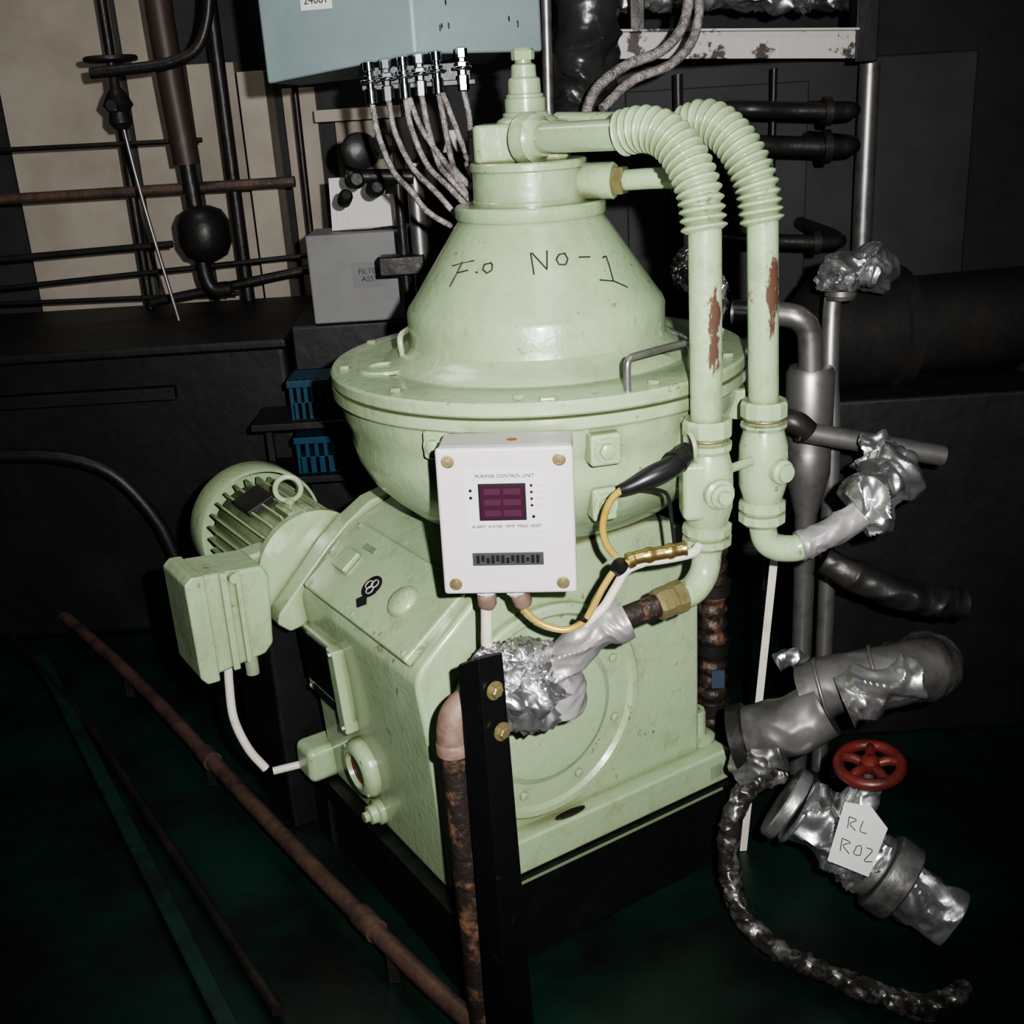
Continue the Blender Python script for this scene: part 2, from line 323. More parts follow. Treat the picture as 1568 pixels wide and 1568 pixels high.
add('beam_flange',[(.36,3.27,1.572),(1.0,3.27,1.540),(1.0,3.27,1.546),(.36,3.27,1.578),(.36,3.4,1.572),(1.0,3.4,1.540),(1.0,3.4,1.546),(.36,3.4,1.578)],
    [(0,1,2,3),(7,6,5,4),(0,4,5,1),(1,5,6,2),(2,6,7,3),(3,7,4,0)],M_BEAM,bmp,30,.001)
box('hanger_left',(.40,3.35,1.54),(.44,3.39,2.99),M_DK,bmp,.003)
box('hanger_right',(1.0,3.3,1.46),(1.06,3.36,2.99),M_DK2,bmp,.003)
crumple('foil_lagging',[(.35,3.5,1.68),(.6,3.5,1.67),(.85,3.5,1.65),(1.1,3.5,1.64)],.04,M_FOILD,bmp,.03,14)
# ------------------------------------------------------------------ purifier
pf=parent('oil_purifier')
QF=-.205
poly=[(-.402,0),(-.408,.15),(-.418,.33),(-.430,.44),(-.430,.465),(-.415,.49),(-.30,.585),(-.262,.608),(-.20,.63),(.10,.635),(.17,.62),(.215,.585),(.235,.53),(.235,0)]
prism('gear_case',poly,QF,.335,M_G,pf,.012,ML)
prism('case_end_flange',[(-.43,.39),(-.465,.385),(-.492,.41),(-.485,.432),(-.36,.555),(-.31,.595),(-.25,.63),(-.15,.65),(.10,.65),(.10,.60),(-.25,.58)],.30,.355,M_G,pf,.006,ML)
prism('case_front_foot',[(-.375,0),(.285,0),(.295,.01),(.295,.065),(.285,.075),(-.36,.078),(-.38,.07)],-.245,-.05,M_G,pf,.012,ML)
box('case_rear_foot',(.1,.2,0),(.295,.36,.075),M_G,pf,.015,ML)
box('case_left_foot',(-.465,.30,0),(-.36,.385,.085),M_G,pf,.018,ML)
FD=ML@frame((-.165,QF,.315),(0,-1,0))
lathe('bearing_cover',[(.222,0),(.222,.014),(.216,.020),(.204,.020),(.196,.012),(.15,.012),(.135,.020),(.09,.022),(.0001,.022)],M_G,pf,FD,96,25)
for i in range(8):
    a=2*math.pi*(i+.5)/8; hexbolt('cover_bolt_%d'%i,(.172*math.cos(a),.172*math.sin(a),.011),(0,0,1),.009,.008,M_G,pf,FD,False)
lathe('foot_boss',[(.045,0),(.043,.012),(.026,.018),(.024,.022),(.024,.072),(.021,.078),(.012,.078),(.012,.07),(.0001,.07)],M_G,pf,ML@Matrix.Translation((.255,-.165,.07)),32)
lathe('foot_pocket',[(.03,0),(.03,.003),(.02,.004)],M_DK,pf,ML@Matrix.Translation((-.13,-.228,.0775))@Matrix.Diagonal((1.2,.30,1,1)),24)
box('foot_plate_tag',(.23,-.2475,.02),(.262,-.2455,.048),M_GD,pf,0,ML)
def lf(q,z,off=0): return (-.400-.055*z-off,q,z)
def lfbox(nm,q0,q1,z0,z1,t,m,b=.004,t0=-.02):
    vs=[]
    for tt in (t0,t):
        for q,z in((q0,z0),(q1,z0),(q1,z1),(q0,z1)):
            vs.append(lf(q,z,tt))
    return add(nm,vs,[(0,1,2,3),(7,6,5,4),(0,4,5,1),(1,5,6,2),(2,6,7,3),(3,7,4,0)],m,pf,30,b,ML)
lfbox('level_window_frame',.125,.330,.225,.395,.016,M_G,.006)
lfbox('level_window_glass',.180,.322,.262,.385,.020,M_GLASS,.002)
lfbox('level_window_edge',.125,.158,.205,.400,.028,M_G,.004)
lfbox('name_plate',.185,.30,.235,.252,.019,M_DK,.001)
for nm,q,z in(('a',.142,.215),('b',.142,.388),('c',.315,.24)):
    hexbolt('frame_screw_'+nm,lf(q,z,.018 if nm=='c' else .028),(-1,0,-.06),.006,.004,M_STL,pf,ML,False)
SG=ML@frame(lf(.115,.125,.003),(-1,0,-.06))
lathe('sight_glass_ring',[(.066,-.006),(.066,.008),(.060,.020),(.050,.026),(.040,.026),(.037,.012),(.0001,.012)],M_G,pf,SG,40)
lathe('sight_glass',[(.034,.0121),(.034,.0145),(.0001,.0145)],M_DK,pf,SG@Matrix.Diagonal((.8,1,1,1)),32)
torus('sight_glass_seal',(0,0,.014),(0,0,1),.033,.003,M_RED,pf,32,8,SG)
for i in range(4):
    a=math.pi/4+i*math.pi/2; hexbolt('sg_bolt_%d'%i,(.056*math.cos(a),.056*math.sin(a),.018),(0,0,1),.006,.006,M_G,pf,SG,False)
DR=ML@frame(lf(.075,.036,.0),(-1,0,-.06))
lathe('drain_boss',[(.030,-.004),(.029,.012),(.022,.016),(.020,.03),(.012,.032),(.011,.042),(.0001,.042)],M_G,pf,DR,28)
c,s=.806,.592
SL=ML@Matrix(((c,0,-s,-.3585),(0,1,0,0),(s,0,c,.540),(0,0,0,1)))
box('top_cover',(-.088,-.175,-.01),(.092,.275,.012),M_G,pf,.006,SL)
for i,(x,y) in enumerate([(-.076,-.16),(.082,-.16),(-.076,.255),(.082,.255),(-.076,.05),(.0,.262)]):
    hexbolt('cover_screw_%d'%i,(x,y,.0115),(0,0,1),.0065,.005,M_G,pf,SL)
lathe('round_plug',[(.034,0),(.033,.006),(.027,.012),(.012,.016),(.0001,.017)],M_G,pf,SL@Matrix.Translation((.0,-.05,.011)),40,50)
lathe('logo_disc',[(.025,0),(.025,.002),(.0001,.002)],M_BLK,pf,SL@Matrix.Translation((-.010,.065,.012)),40)
for i in range(3):
    a=math.radians(90+120*i)
    torus('logo_ring_%d'%i,(-.010+.009*math.cos(a),.065+.009*math.sin(a),.0145),(0,0,1),.009,.0011,M_LID,pf,24,6,SL)
add('logo_diamond',[(-.060,.055,.0125),(-.048,.077,.0125),(-.028,.060,.0125),(-.044,.038,.0125),(-.060,.055,.0138),(-.048,.077,.0138),(-.028,.060,.0138),(-.044,.038,.0138)],[(0,1,2,3),(7,6,5,4),(0,4,5,1),(1,5,6,2),(2,6,7,3),(3,7,4,0)],M_DK,pf,30,0,SL)
box('vent_block',(-.02,.17,.01),(.03,.225,.024),M_G,pf,.004,SL)
box('cover_tab',(.045,.14,.01),(.058,.19,.014),M_GD,pf,.002,SL)
prof=[(.17,.60),(.2,.64),(.235,.655),(.275,.678),(.315,.713),(.345,.745),(.366,.785),(.374,.815),(.372,.835),(.378,.855),(.386,.875),(.389,.900),(.389,.912)]
lathe('bowl_frame',prof,M_G,pf,MA,128,50)
lathe('flange_lower',[(.38,.905),(.399,.908),(.402,.912),(.402,.931),(.38,.933)],M_G,pf,MA,128,30)
lathe('flange_upper',[(.38,.934),(.399,.935),(.402,.939),(.402,.955),(.398,.960),(.37,.963),(.325,.966),(.315,.962),(.30,.962),(.292,.969),(.275,.978),(.260,.986),(.250,.996),(.247,1.01),(.247,1.05),(.243,1.060),(.228,1.080),(.147,1.200),(.138,1.212),(.136,1.220)],M_G,pf,MA,128,26)
lathe('hood_ring',[(.13,1.216),(.139,1.217),(.141,1.221),(.141,1.238),(.138,1.242),(.10,1.242)],M_G,pf,MA,96,30)
lathe('hood_neck',[(.107,1.24),(.107,1.248),(.105,1.25),(.104,1.300),(.108,1.303),(.108,1.314),(.105,1.317),(.06,1.318)],M_G,pf,MA,96,30)
for i in range(10):
    a=2*math.pi*(i+.3)/10; 
    hexbolt('flange_bolt_%d'%i,(.375*math.cos(a),.375*math.sin(a),.962),(0,0,1),.010,.007,M_G,pf,MA,False)
box('flange_lug',(-.013,-.395,.957),(.013,-.372,.966),M_G,pf,.003,MA)
lathe('flange_eye_boss',[(.05,.0),(.048,.006),(.03,.008),(.028,.003),(.0001,.003)],M_G,pf,MA@Matrix.Translation((-.29,-.10,.963)),32)
def lug(nm,ang,z,w,h,t,bolt=True):
    a=math.radians(ang); r=.378
    T=MA@Matrix.Rotation(a,4,'Z')@Matrix.Translation((r,0,z))
    box(nm,(-.05,-w/2,-h/2),(t,w/2,h/2),M_G,pf,.007,T)
    if bolt: hexbolt(nm+'_bolt',(t,0,0),(1,0,0),.014,.012,M_G,pf,T)
lug('lug_left',-118,.885,.05,.05,.03); lug('lug_mid',-77,.873,.055,.055,.035); lug('lug_low',-76,.765,.045,.06,.0)
lug('lug_right',-50,.862,.05,.07,.025,False); lug('lug_far',-20,.87,.05,.06,.03)
tube('handle_right',[(.203,1.838,.958),(.203,1.838,1.0),(.207,1.842,1.012),(.22,1.852,1.016),(.31,1.925,1.016),(.322,1.935,1.010),(.325,1.937,1.0),(.325,1.937,.958)],.0062,M_STL,pf,12,6)
tube('handle_left',[(-.185,2.13,.96),(-.19,2.13,1.005),(-.188,2.14,1.018),(-.18,2.16,1.022),(-.165,2.2,1.022),(-.16,2.21,1.01),(-.16,2.21,.96)],.006,M_G,pf,12,6)
def cone_pt(sx,z):
    r=.228+(z-1.080)*(.147-.228)/(1.2-1.08)+.0006
    a=math.asin(max(-1,min(1,sx/r))); return V((.069+r*math.sin(a),2.2-r*math.cos(a),z))
def hw_(a,b):   # handwriting grid -> hood surface (offset x, height)
    x=(a-815)/865.-.002; r=.2; return x,1.150-(b-405)/1000.-.16*(r-math.sqrt(max(0,r*r-x*x)))-x*.06
strokes=[[(688,406),(722,398)],[(704,400),(696,415),(682,438)],[(695,417),(712,413)],[(724,416),(727,417)],[(748,402),(738,404),(735,412),(741,418),(749,413),(750,404),(747,401)],
 [(812,420),(809,386)],[(811,386),(824,402),(832,412)],[(832,412),(834,382)],[(862,386),(852,388),(847,396),(851,404),(861,404),(865,395),(861,387)],[(882,392),(900,391)],[(920,392),(926,389),(930,405),(934,427)],[(912,427),(935,428),(957,436)]]
for i,s_ in enumerate(strokes):
    P=[cone_pt(*hw_(a,b)) for a,b in s_]; PP=[]
    for a,b in zip(P[:-1],P[1:]): PP+= [a.lerp(b,t/4) for t in range(4)]
    PP.append(P[-1]); tube('marker_stroke_%d'%i,PP,.0013,M_INK,pf,6,raw=True)
TB=Matrix.Translation((.062,2.2,0))@Matrix.Rotation(math.radians(-8),4,'Z')
prism('head_block',[(-.085,-.055),(-.075,-.065),(.07,-.065),(.085,-.05),(.085,.06),(-.085,.06)],1.316,1.383,M_G,pf,.01,TB,'xy')
lathe('head_hub',[(.066,1.32),(.066,1.37),(.055,1.388),(.045,1.393),(.045,1.395)],M_G,pf,Matrix.Translation((.072,2.2,0)),48)
lathe('head_spindle',[(.042,1.390),(.042,1.399),(.037,1.401),(.037,1.423),(.034,1.425),(.034,1.430),(.030,1.432),(.029,1.456),(.026,1.458),(.023,1.460),(.022,1.479),(.018,1.482),(.015,1.483),(.015,1.492)],M_G,pf,Matrix.Translation((.069,2.2,0)),40,25)
lathe('head_cap_nut',[(.020,1.488),(.021,1.492),(.021,1.503),(.016,1.508),(.0001,1.509)],M_G,pf,Matrix.Translation((.069,2.2,0)),8)
dA=V((.242,-.26,0)).normalized(); pA=V((.066,2.135,1.356))
lathe('pipe_hub',[(.046,0),(.046,.012),(.042,.02),(.042,.028),(.034,.034),(.030,.045)],M_G,pf,frame(pA,dA),40)
cyl('outlet_boss',(.16,2.17,1.275),(.222,2.14,1.275),.033,M_G,pf,12,ch=.003)
cyl('outlet_nut',(.222,2.14,1.275),(.240,2.13,1.275),.027,M_BRSG,pf,6,ch=.002)
tube('outlet_pipe',[(.238,2.132,1.275),(.29,2.105,1.277),(.335,2.082,1.275),(.358,2.07,1.262),(.366,2.065,1.235),(.368,2.06,1.15),(.368,2.06,.955)],.0185,M_G,pf,20,10)
# feed pipe A
pi=parent('feed_pipe')
cyl('pipe_horizontal',pA+dA*.035,(.232,1.953,1.360),.0255,M_GA,pi)
def corr(name,pts,par,m,ribs=19,ri=.0295,ro=.0375):
    path=smoothpath(pts,60)
    L=[0]
    for i in range(1,len(path)): L.append(L[-1]+(path[i]-path[i-1]).length)
    T=L[-1]; N=ribs*10; out=[];j=0
    for i in range(N+1):
        t=T*i/N
        while j<len(L)-2 and L[j+1]<t: j+=1
        out.append(path[j].lerp(path[j+1],(t-L[j])/max(1e-9,L[j+1]-L[j])))
    f=lambda l,tt: ri+(ro-ri)*(max(0.,math.sin(2*math.pi*ribs*l/tt-math.pi/2)*.5+.5))**.8
    vs,fs=sweep(out,f,40); return add(name,vs,fs,m,par,80)
corr('corrugated_bend',[(.215,1.963,1.361),(.25,1.932,1.367),(.282,1.905,1.355),(.307,1.880,1.322),(.324,1.855,1.272),(.331,1.842,1.21)],pi,M_G)
cyl('pipe_vertical',(.331,1.841,1.225),(.3335,1.84,.90),.0265,M_GA,pi)
def valve(nm,x,y,par,z):
    lathe(nm+'_union_nut',[(.030,z[0]-.002),(.038,z[0]),(.042,z[0]-.006),(.042,z[0]-.028),(.038,z[0]-.032),(.034,z[0]-.036),(.034,z[0]-.04),(.042,z[0]-.042),(.042,z[1]+.006),(.038,z[1])],M_G,par,Matrix.Translation((x,y,0)),12,20)
    torus(nm+'_gasket',(x,y,z[0]-.034),(0,0,1),.0345,.003,M_BRSG,par,32,8)
    lathe(nm+'_body',[(.034,z[1]+.004),(.038,z[1]-.01),(.043,z[1]-.03),(.044,(z[1]+z[2])/2),(.043,z[2]+.03),(.037,z[2]+.008),(.034,z[2]-.002)],M_G,par,Matrix.Translation((x,y,0)),32,60)
    lathe(nm+'_lower_nut',[(.036,z[2]+.001),(.043,z[2]-.004),(.043,z[2]-.016),(.037,z[2]-.018),(.037,z[2]-.022),(.043,z[2]-.024),(.043,z[3]+.006),(.037,z[3])],M_G,par,Matrix.Translation((x,y,0)),12,20)
valve('valve',.335,1.84,pi,(.906,.849,.719,.677))
FV=frame((.345,1.805,.785),(.25,-1,0))
lathe('valve_side_plug',[(.026,0),(.026,.014),(.020,.018),(.020,.024),(.012,.026),(.011,.034),(.0001,.034)],M_G,pi,FV,24)
box('valve_shoulder',(.288,1.80,.735),(.335,1.86,.840),M_G,pi,.012)
torus('valve_ring',(.300,1.80,.872),(1,.2,.1),.022,.004,M_G,pi)
tube('elbow',[(.335,1.84,.685),(.334,1.838,.655),(.326,1.83,.625),(.305,1.813,.606),(.275,1.795,.602)],.0255,M_G,pi,24,10)
dL=(V((.17,1.75,.5865))-V((.275,1.795,.602))).normalized()
q0=V((.287,1.80,.604))
lathe('brass_union',[(.024,0),(.030,.004),(.030,.022),(.026,.024),(.026,.030),(.029,.032),(.029,.05),(.024,.056)],M_BRSG,pi,frame(q0,dL),10,20)
cyl('rusty_nipple',q0+dL*.05,q0+dL*.13,.0205,M_RUST,pi)
fl=parent('foil_wrapped_joint')
crumple('foil_branch',[q0+dL*.115,(.12,1.745,.565),(.075,1.725,.540),(.045,1.72,.515)],.034,M_WRAP,fl,.010,16)
foilball('foil_ball',(.008,1.725,.488),.074,.066,.078,fl,M_FOIL,.30,1.9)
foilball('foil_knot',(-.035,1.72,.53),.045,.04,.036,fl,M_FOIL,.35,2.0)
crumple('foil_cuff',[(.030,1.735,.515),(.060,1.738,.475),(.058,1.74,.435)],.046,M_WRAP,fl,.008,18)
# return pipe B
pb=parent('return_pipe')
cyl('pipe_horizontal',(.13,2.24,1.372),(.352,2.052,1.362),.0245,M_GB,pb)
corr('corrugated_bend',[(.335,2.062,1.360),(.365,2.035,1.370),(.392,2.008,1.356),(.418,1.98,1.320),(.438,1.960,1.268),(.447,1.95,1.205)],pb,M_G)
cyl('pipe_vertical',(.447,1.95,1.22),(.4545,1.95,.898),.0265,M_GB,pb)
valve('valve',.4555,1.95,pb,(.902,.850,.715,.670))
lathe('valve_side_plug',[(.022,0),(.022,.014),(.016,.018),(.016,.024),(.0001,.026)],M_G,pb,frame((.475,1.915,.78),(.5,-1,0)),24)
tube('elbow',[(.4565,1.95,.68),(.458,1.95,.655),(.466,1.95,.632),(.485,1.95,.619),(.515,1.95,.615),(.53,1.95,.62)],.025,M_G,pb,24,10)
crumple('wrapped_run',[(.525,1.95,.619),(.56,1.955,.628),(.61,1.965,.65),(.66,1.98,.675)],.027,M_WRAP,pb,.006,22)
crumple('foil_end',[(.635,1.98,.665),(.67,1.99,.685),(.71,2.02,.70),(.74,2.10,.70),(.75,2.2,.69)],lambda l,t:.040+.012*math.sin(l*50),M_FOIL,pb,.035,12)
cyl('link_bar',(.355,1.86,.80),(.44,1.93,.80),.008,M_G,pb)
# ------------------------------------------------------------------ control box
cx=parent('control_box')
FB=Matrix.Translation((-.009,1.695,.796))@Matrix.Rotation(math.radians(-5),4,'Z')@Matrix.Rotation(math.radians(0.6),4,'Y')
box('enclosure',(-.106,.018,-.122),(.106,.095,.122),M_BOX,cx,.006,FB)
box('lid',(-.108,0,-.124),(.108,.016,.124),M_LID,cx,.006,FB)
for i,(x,z) in enumerate([(-.088,.103),(.086,.103),(-.088,-.105),(.086,-.105)]):
    T=FB@frame((x,.0005,z),(0,-1,0))
    lathe('lid_screw_%d'%i,[(.0105,0),(.0105,.0015),(.008,.002),(.008,.0008),(.0055,.0008),(.0055,.003),(.0001,.0035)],M_BRSG,cx,T,20)
box('control_panel',(-.066,-.0012,-.015),(.073,.002,.088),mat('panel_grey',(.58,.56,.57),.4),cx,.0005,FB)
box('display_bezel',(-.043,-.0022,.004),(.032,.001,.066),M_BLK,cx,.0008,FB)
box('display',(-.040,-.0030,.007),(.029,0,.063),M_DISP,cx,.0005,FB)
mseg=mat('display_segments',(.055,.018,.036),.3)
for i in range(3):
    for j in range(2): box('display_row_%d_%d'%(i,j),(-.034+.03*j,-.0034,.012+.018*i),(-.008+.032*j,-.0028,.022+.018*i),mseg,cx,0,FB)
def btext(nm,s_,x,z,size,m=M_BLK): text(nm,s_,size,m,cx,FB@Matrix.Translation((x,-.0016,z))@Matrix.Rotation(math.pi/2,4,'X'))
btext('title_text','PURIFIER CONTROL UNIT',.0,.078,.0080)
btext('sub_text','ALARM  WATER  TEMP  PRESS  RESET',0,-.006,.0068)
for i in range(4):
    lathe('led_%d'%i,[(.0022,0),(.0022,.002)],M_DISP,cx,FB@frame((.041,-.001,.062-.011*i),(0,-1,0)),12)
    btext('led_text_%d'%i,'- - -',.054,.062-.011*i,.006)
for i,z in enumerate((.055,.043)): lathe('button_%d'%i,[(.0025,0),(.0025,.002)],M_BLK,cx,FB@frame((-.055,-.001,z),(0,-1,0)),12)
lathe('knob_small',[(.0025,0),(.0025,.002)],M_BLK,cx,FB@frame((.043,-.001,.010),(0,-1,0)),12)
box('name_plate',(-.058,-.0016,-.073),(.056,.001,-.051),mat('plate_grey',(.10,.10,.10),.3,.5),cx,.0005,FB)
for i in range(13):
    box('plate_glyph_%d'%i,(-.052+.0080*i,-.0022,-.069+(.003 if i%3==1 else 0)),(-.052+.0080*i+.0052,-.0014,-.055-(.004 if i%4==2 else 0)),M_BLK,cx,0,FB)
lathe('rust_spot',[(.009,0),(.002,.0008)],mat('rust_spot_m',(.30,.09,.03),.6),cx,FB@Matrix.Translation((.01,.05,.122)),9)
for x in (-.07,.07): box('bracket_%s'%('l' if x<0 else 'r'),(x-.015,.094,.05),(x+.015,.15,.09),M_G,cx,.003,FB)
box('bracket_plate',(-.09,.094,-.115),(.09,.100,.115),M_G,cx,.002,FB)
for i,x in enumerate((-.043,.006)):
    lathe('gland_%d'%i,[(.017,0),(.019,-.003),(.019,-.014),(.014,-.018),(.013,-.020)],M_LID,cx,FB@Matrix.Translation((x,.035,-.121)),8)
    lathe('gland_nut_%d'%i,[(.012,-.018),(.016,-.021),(.016,-.036),(.011,-.044)],M_SALM,cx,FB@Matrix.Translation((x,.035,-.121))@Matrix.Rotation(math.radians(-18*i),4,'Y'),16)
tube('white_conduit',[(-.052,1.732,.635),(-.054,1.735,.60),(-.057,1.745,.55),(-.06,1.78,.40)],.010,M_WHT,cx,14)
sc=parent('sensor_cable')
tube('sensor_boot',[(.295,1.80,.862),(.265,1.77,.848),(.225,1.755,.836),(.195,1.75,.825),(.178,1.75,.820)],lambda l,t:.0185-.009*max(0,(l/t-.55)/.45)**1.2,M_BLK,sc,24)
cyl('sensor_collar',(.272,1.775,.852),(.278,1.783,.855),.0205,M_DK,sc)
tube('yellow_lead',[(.180,1.75,.820),(.165,1.75,.807),(.153,1.75,.785),(.147,1.75,.755),(.153,1.75,.725),(.166,1.748,.705)],.0062,M_YEL,sc,12)
tube('connector',[(.185,1.735,.700),(.205,1.74,.7045),(.245,1.745,.7075),(.283,1.75,.711)],lambda l,t:.0115+(.002 if int(l*90)%3==0 else 0),M_BRS,sc,16,8,smooth=30)
tube('white_sleeve',[(.205,1.752,.690),(.25,1.755,.692),(.295,1.765,.695),(.31,1.78,.70)],.0085,M_WHT,sc,14)
tube('yellow_cable',[(.19,1.735,.700),(.165,1.73,.690),(.142,1.725,.660),(.122,1.72,.625),(.105,1.72,.600),(.072,1.72,.590),(.035,1.725,.603),(.012,1.73,.625),(.004,1.735,.64)],.0058,M_YEL,sc,12)
tube('white_cable',[(.215,1.752,.690),(.185,1.75,.678),(.165,1.745,.65),(.145,1.74,.62),(.125,1.735,.603),(.11,1.735,.59)],.008,M_WHT,sc,12)
cyl('cable_tie',(.166,1.725,.700),(.174,1.728,.690),.014,M_BLK,sc)
cyl('cable_tie_small',(.106,1.72,.606),(.110,1.72,.612),.0085,M_BLK,sc)
tube('black_lead',[(.205,1.77,.815),(.248,1.79,.80),(.262,1.795,.785),(.268,1.80,.74),(.272,1.80,.70)],.0035,M_BLK,sc,8)
# ------------------------------------------------------------------ motor
mo=parent('electric_motor')
MM=ML@frame((-.371,.355,.49),(0,1,0))
lathe('motor_flange',[(.10,0),(.130,.0),(.130,.02),(.116,.03),(.110,.06)],M_G,mo,MM,64)
lathe('stator',[(.104,.02),(.106,.05),(.106,.34),(.10,.35)],M_G,mo,MM,64)
nr=26
for i in range(nr):
    a=2*math.pi*i/nr
    T=MM@Matrix.Rotation(a,4,'Z')
    box('rib_%02d'%i,(.100,-.0028,.05),(.124,.0028,.34),M_G,mo,.0015,T)
box('motor_nameplate_shade',(-.035,.112,.16),(.035,.127,.26),M_DK,mo,.002,MM@Matrix.Rotation(math.radians(-22),4,'Z'))  # dark nameplate, also stands in for the shadow between cowl and eye bolt
lathe('fan_cowl',[(.143,.305),(.149,.303),(.151,.307),(.151,.385),(.140,.410),(.09,.425),(.0001,.428),(.0001,.42),(.09,.417),(.136,.402),(.143,.385),(.143,.307)],M_G,mo,MM,64,40,False)
torus('eye_bolt',(-.371,.46,.645),(0.4,1,0),.028,.0065,M_G,mo,32,10,ML)
cyl('eye_stem',ML@V((-.371,.46,.58)),ML@V((-.371,.46,.622)),.012,M_G,mo)
box('motor_foot_pad',(-.40,.40,.590),(-.34,.48,.610),M_G,mo,.004,ML)
prism('terminal_box',[(-.665,.36),(-.655,.345),(-.53,.36),(-.51,.38),(-.50,.53),(-.51,.555),(-.64,.568),(-.667,.55)],.285,.415,M_G,mo,.010,ML)
prism('terminal_lid',[(-.675,.352),(-.662,.335),(-.635,.335),(-.635,.570),(-.662,.573),(-.677,.56)],.278,.422,M_G,mo,.005,ML)
box('terminal_lid_rib',(-.605,.277,.349),(-.590,.287,.565),M_G,mo,.003,ML)
box('terminal_lid_rib_b',(-.575,.277,.356),(-.563,.287,.560),M_G,mo,.003,ML)
cyl('terminal_screw',ML@V((-.578,.272,.550)),ML@V((-.578,.29,.550)),.010,M_G,mo)
prism('terminal_neck',[(-.52,.40),(-.44,.42),(-.44,.56),(-.52,.55)],.365,.43,M_G,mo,.01,ML)
cyl('motor_drain',ML@V((-.560,.30,.320)),ML@V((-.560,.30,.365)),.014,M_GD,mo)
tube('motor_cable',[ML@V((-.60,.33,.345)),ML@V((-.605,.33,.30)),ML@V((-.610,.32,.22)),ML@V((-.595,.30,.15)),ML@V((-.57,.28,.10))],.0095,M_WHT,mo,12)
box('motor_stand',(-.47,.45,-.199),(-.27,.70,.36),M_DK2,mo,.01,ML)
# ------------------------------------------------------------------ skid
sk=parent('skid_base')
box('skid_plate',(-.43,-.258,-.045),(.34,.42,-.001),M_SKID,sk,.004,ML)
box('skid_beam_front',(-.42,-.248,-.199),(.34,-.17,-.046),M_SKID,sk,.004,ML)
box('skid_beam_rear',(-.42,.34,-.199),(.34,.41,-.046),M_SKID,sk,.004,ML)
box('skid_beam_left',(-.41,-.168,-.199),(-.35,.338,-.046),M_SKID,sk,.004,ML)
box('paint_edge',(-.30,-.2615,-.006),(.25,-.2575,-.002),M_OIL,sk,0,ML)
cyl('stub_pipe',(-.58,2.26,.015),(-.50,2.28,.02),.009,M_WHT,sk)
# ------------------------------------------------------------------ front post & rusty pipe
ps=parent('steel_angle_post')
def lpost():
    P0=V((-.076,1.585,.615)); P1=V((-.066,1.50,-.199))
    w=.05; t=.006; base=[(0,0),(w*.75,w*.62),(w*.75-t*.6,w*.62+t),(0,t*1.5),(-w*.70+t*.6,w*.62+t),(-w*.70,w*.62)]
    vs=[];n=6
    for j,(P,k) in enumerate(((P1,1.13),(P0,1.0))):
        for i,(a,b) in enumerate(base):
            z=0
            if j==1: z=-.012*abs(a)/w if a>=0 else -.040*abs(a)/w
            vs.append((P.x+a*k+.010,P.y+b*k,P.z+z))
    fs=[tuple(range(n-1,-1,-1)),tuple(range(n,2*n))]+[(i,(i+1)%n,n+(i+1)%n,n+i) for i in range(n)]
    add('angle_bar',vs,fs,M_POST,ps,30,.0015)
lpost()
for i,(x,y,z) in enumerate([(-.045,1.592,.555),(-.038,1.585,.485)]):
    hexbolt('bolt_%d'%i,(x,y,z),(.64,-.77,0),.0105,.012,M_BRSG,ps)
rp=parent('rusty_drain_pipe')
tube('pipe',[(-.119,1.63,.44),(-.115,1.622,.2),(-.110,1.612,-.0),(-.106,1.60,-.199)],.0235,M_RUST,rp,24)
lathe('pipe_collar',[(.024,-.01),(.029,-.006),(.029,.012),(.026,.016)],M_SALM,rp,Matrix.Translation((-.119,1.63,.432)),32)
tube('elbow',[(-.119,1.63,.44),(-.119,1.63,.465),(-.113,1.633,.489),(-.098,1.640,.504),(-.075,1.655,.508),(-.05,1.68,.505)],.0265,M_SALM,rp,24,10)
fp=parent('floor_pipe')
tube('pipe',[(-1.9,4.0,-.12),(-1.175,3.065,-.12),(-.815,2.558,-.12),(-.55,2.18,-.12),(-.287,1.816,-.12),(-.130,1.618,-.125),(-.06,1.54,-.13)],.019,M_BROWN,fp,20)
for i,(x,y) in enumerate([(-1.175,3.065),(-.815,2.558),(-.287,1.816)]):
    box('support_%d'%i,(x-.012,y-.012,-.199),(x+.012,y+.012,-.13),M_DK,fp,.002)
cyl('coupling',(-.36,1.918,-.12),(-.32,1.862,-.12),.024,M_BROWN,fp)
cyl('coupling_b',(-.83,2.58,-.12),(-.80,2.537,-.12),.024,M_BROWN,fp)
tube('second_pipe',[(-1.9,3.75,-.17),(-1.3,2.95,-.17),(-.95,2.42,-.17),(-.50,1.72,-.17)],.013,M_DK,fp,14)
cbp=parent('floor_curb')
add('curb',[(-1.55,3.30,-.199),(-.50,1.50,-.199),(-.47,1.52,-.199),(-1.52,3.32,-.199),(-1.55,3.30,-.16),(-.50,1.50,-.16),(-.47,1.52,-.16),(-1.52,3.32,-.16)],[(0,1,2,3),(7,6,5,4),(0,4,5,1),(1,5,6,2),(2,6,7,3),(3,7,4,0)],M_CURB,cbp,30,.003)
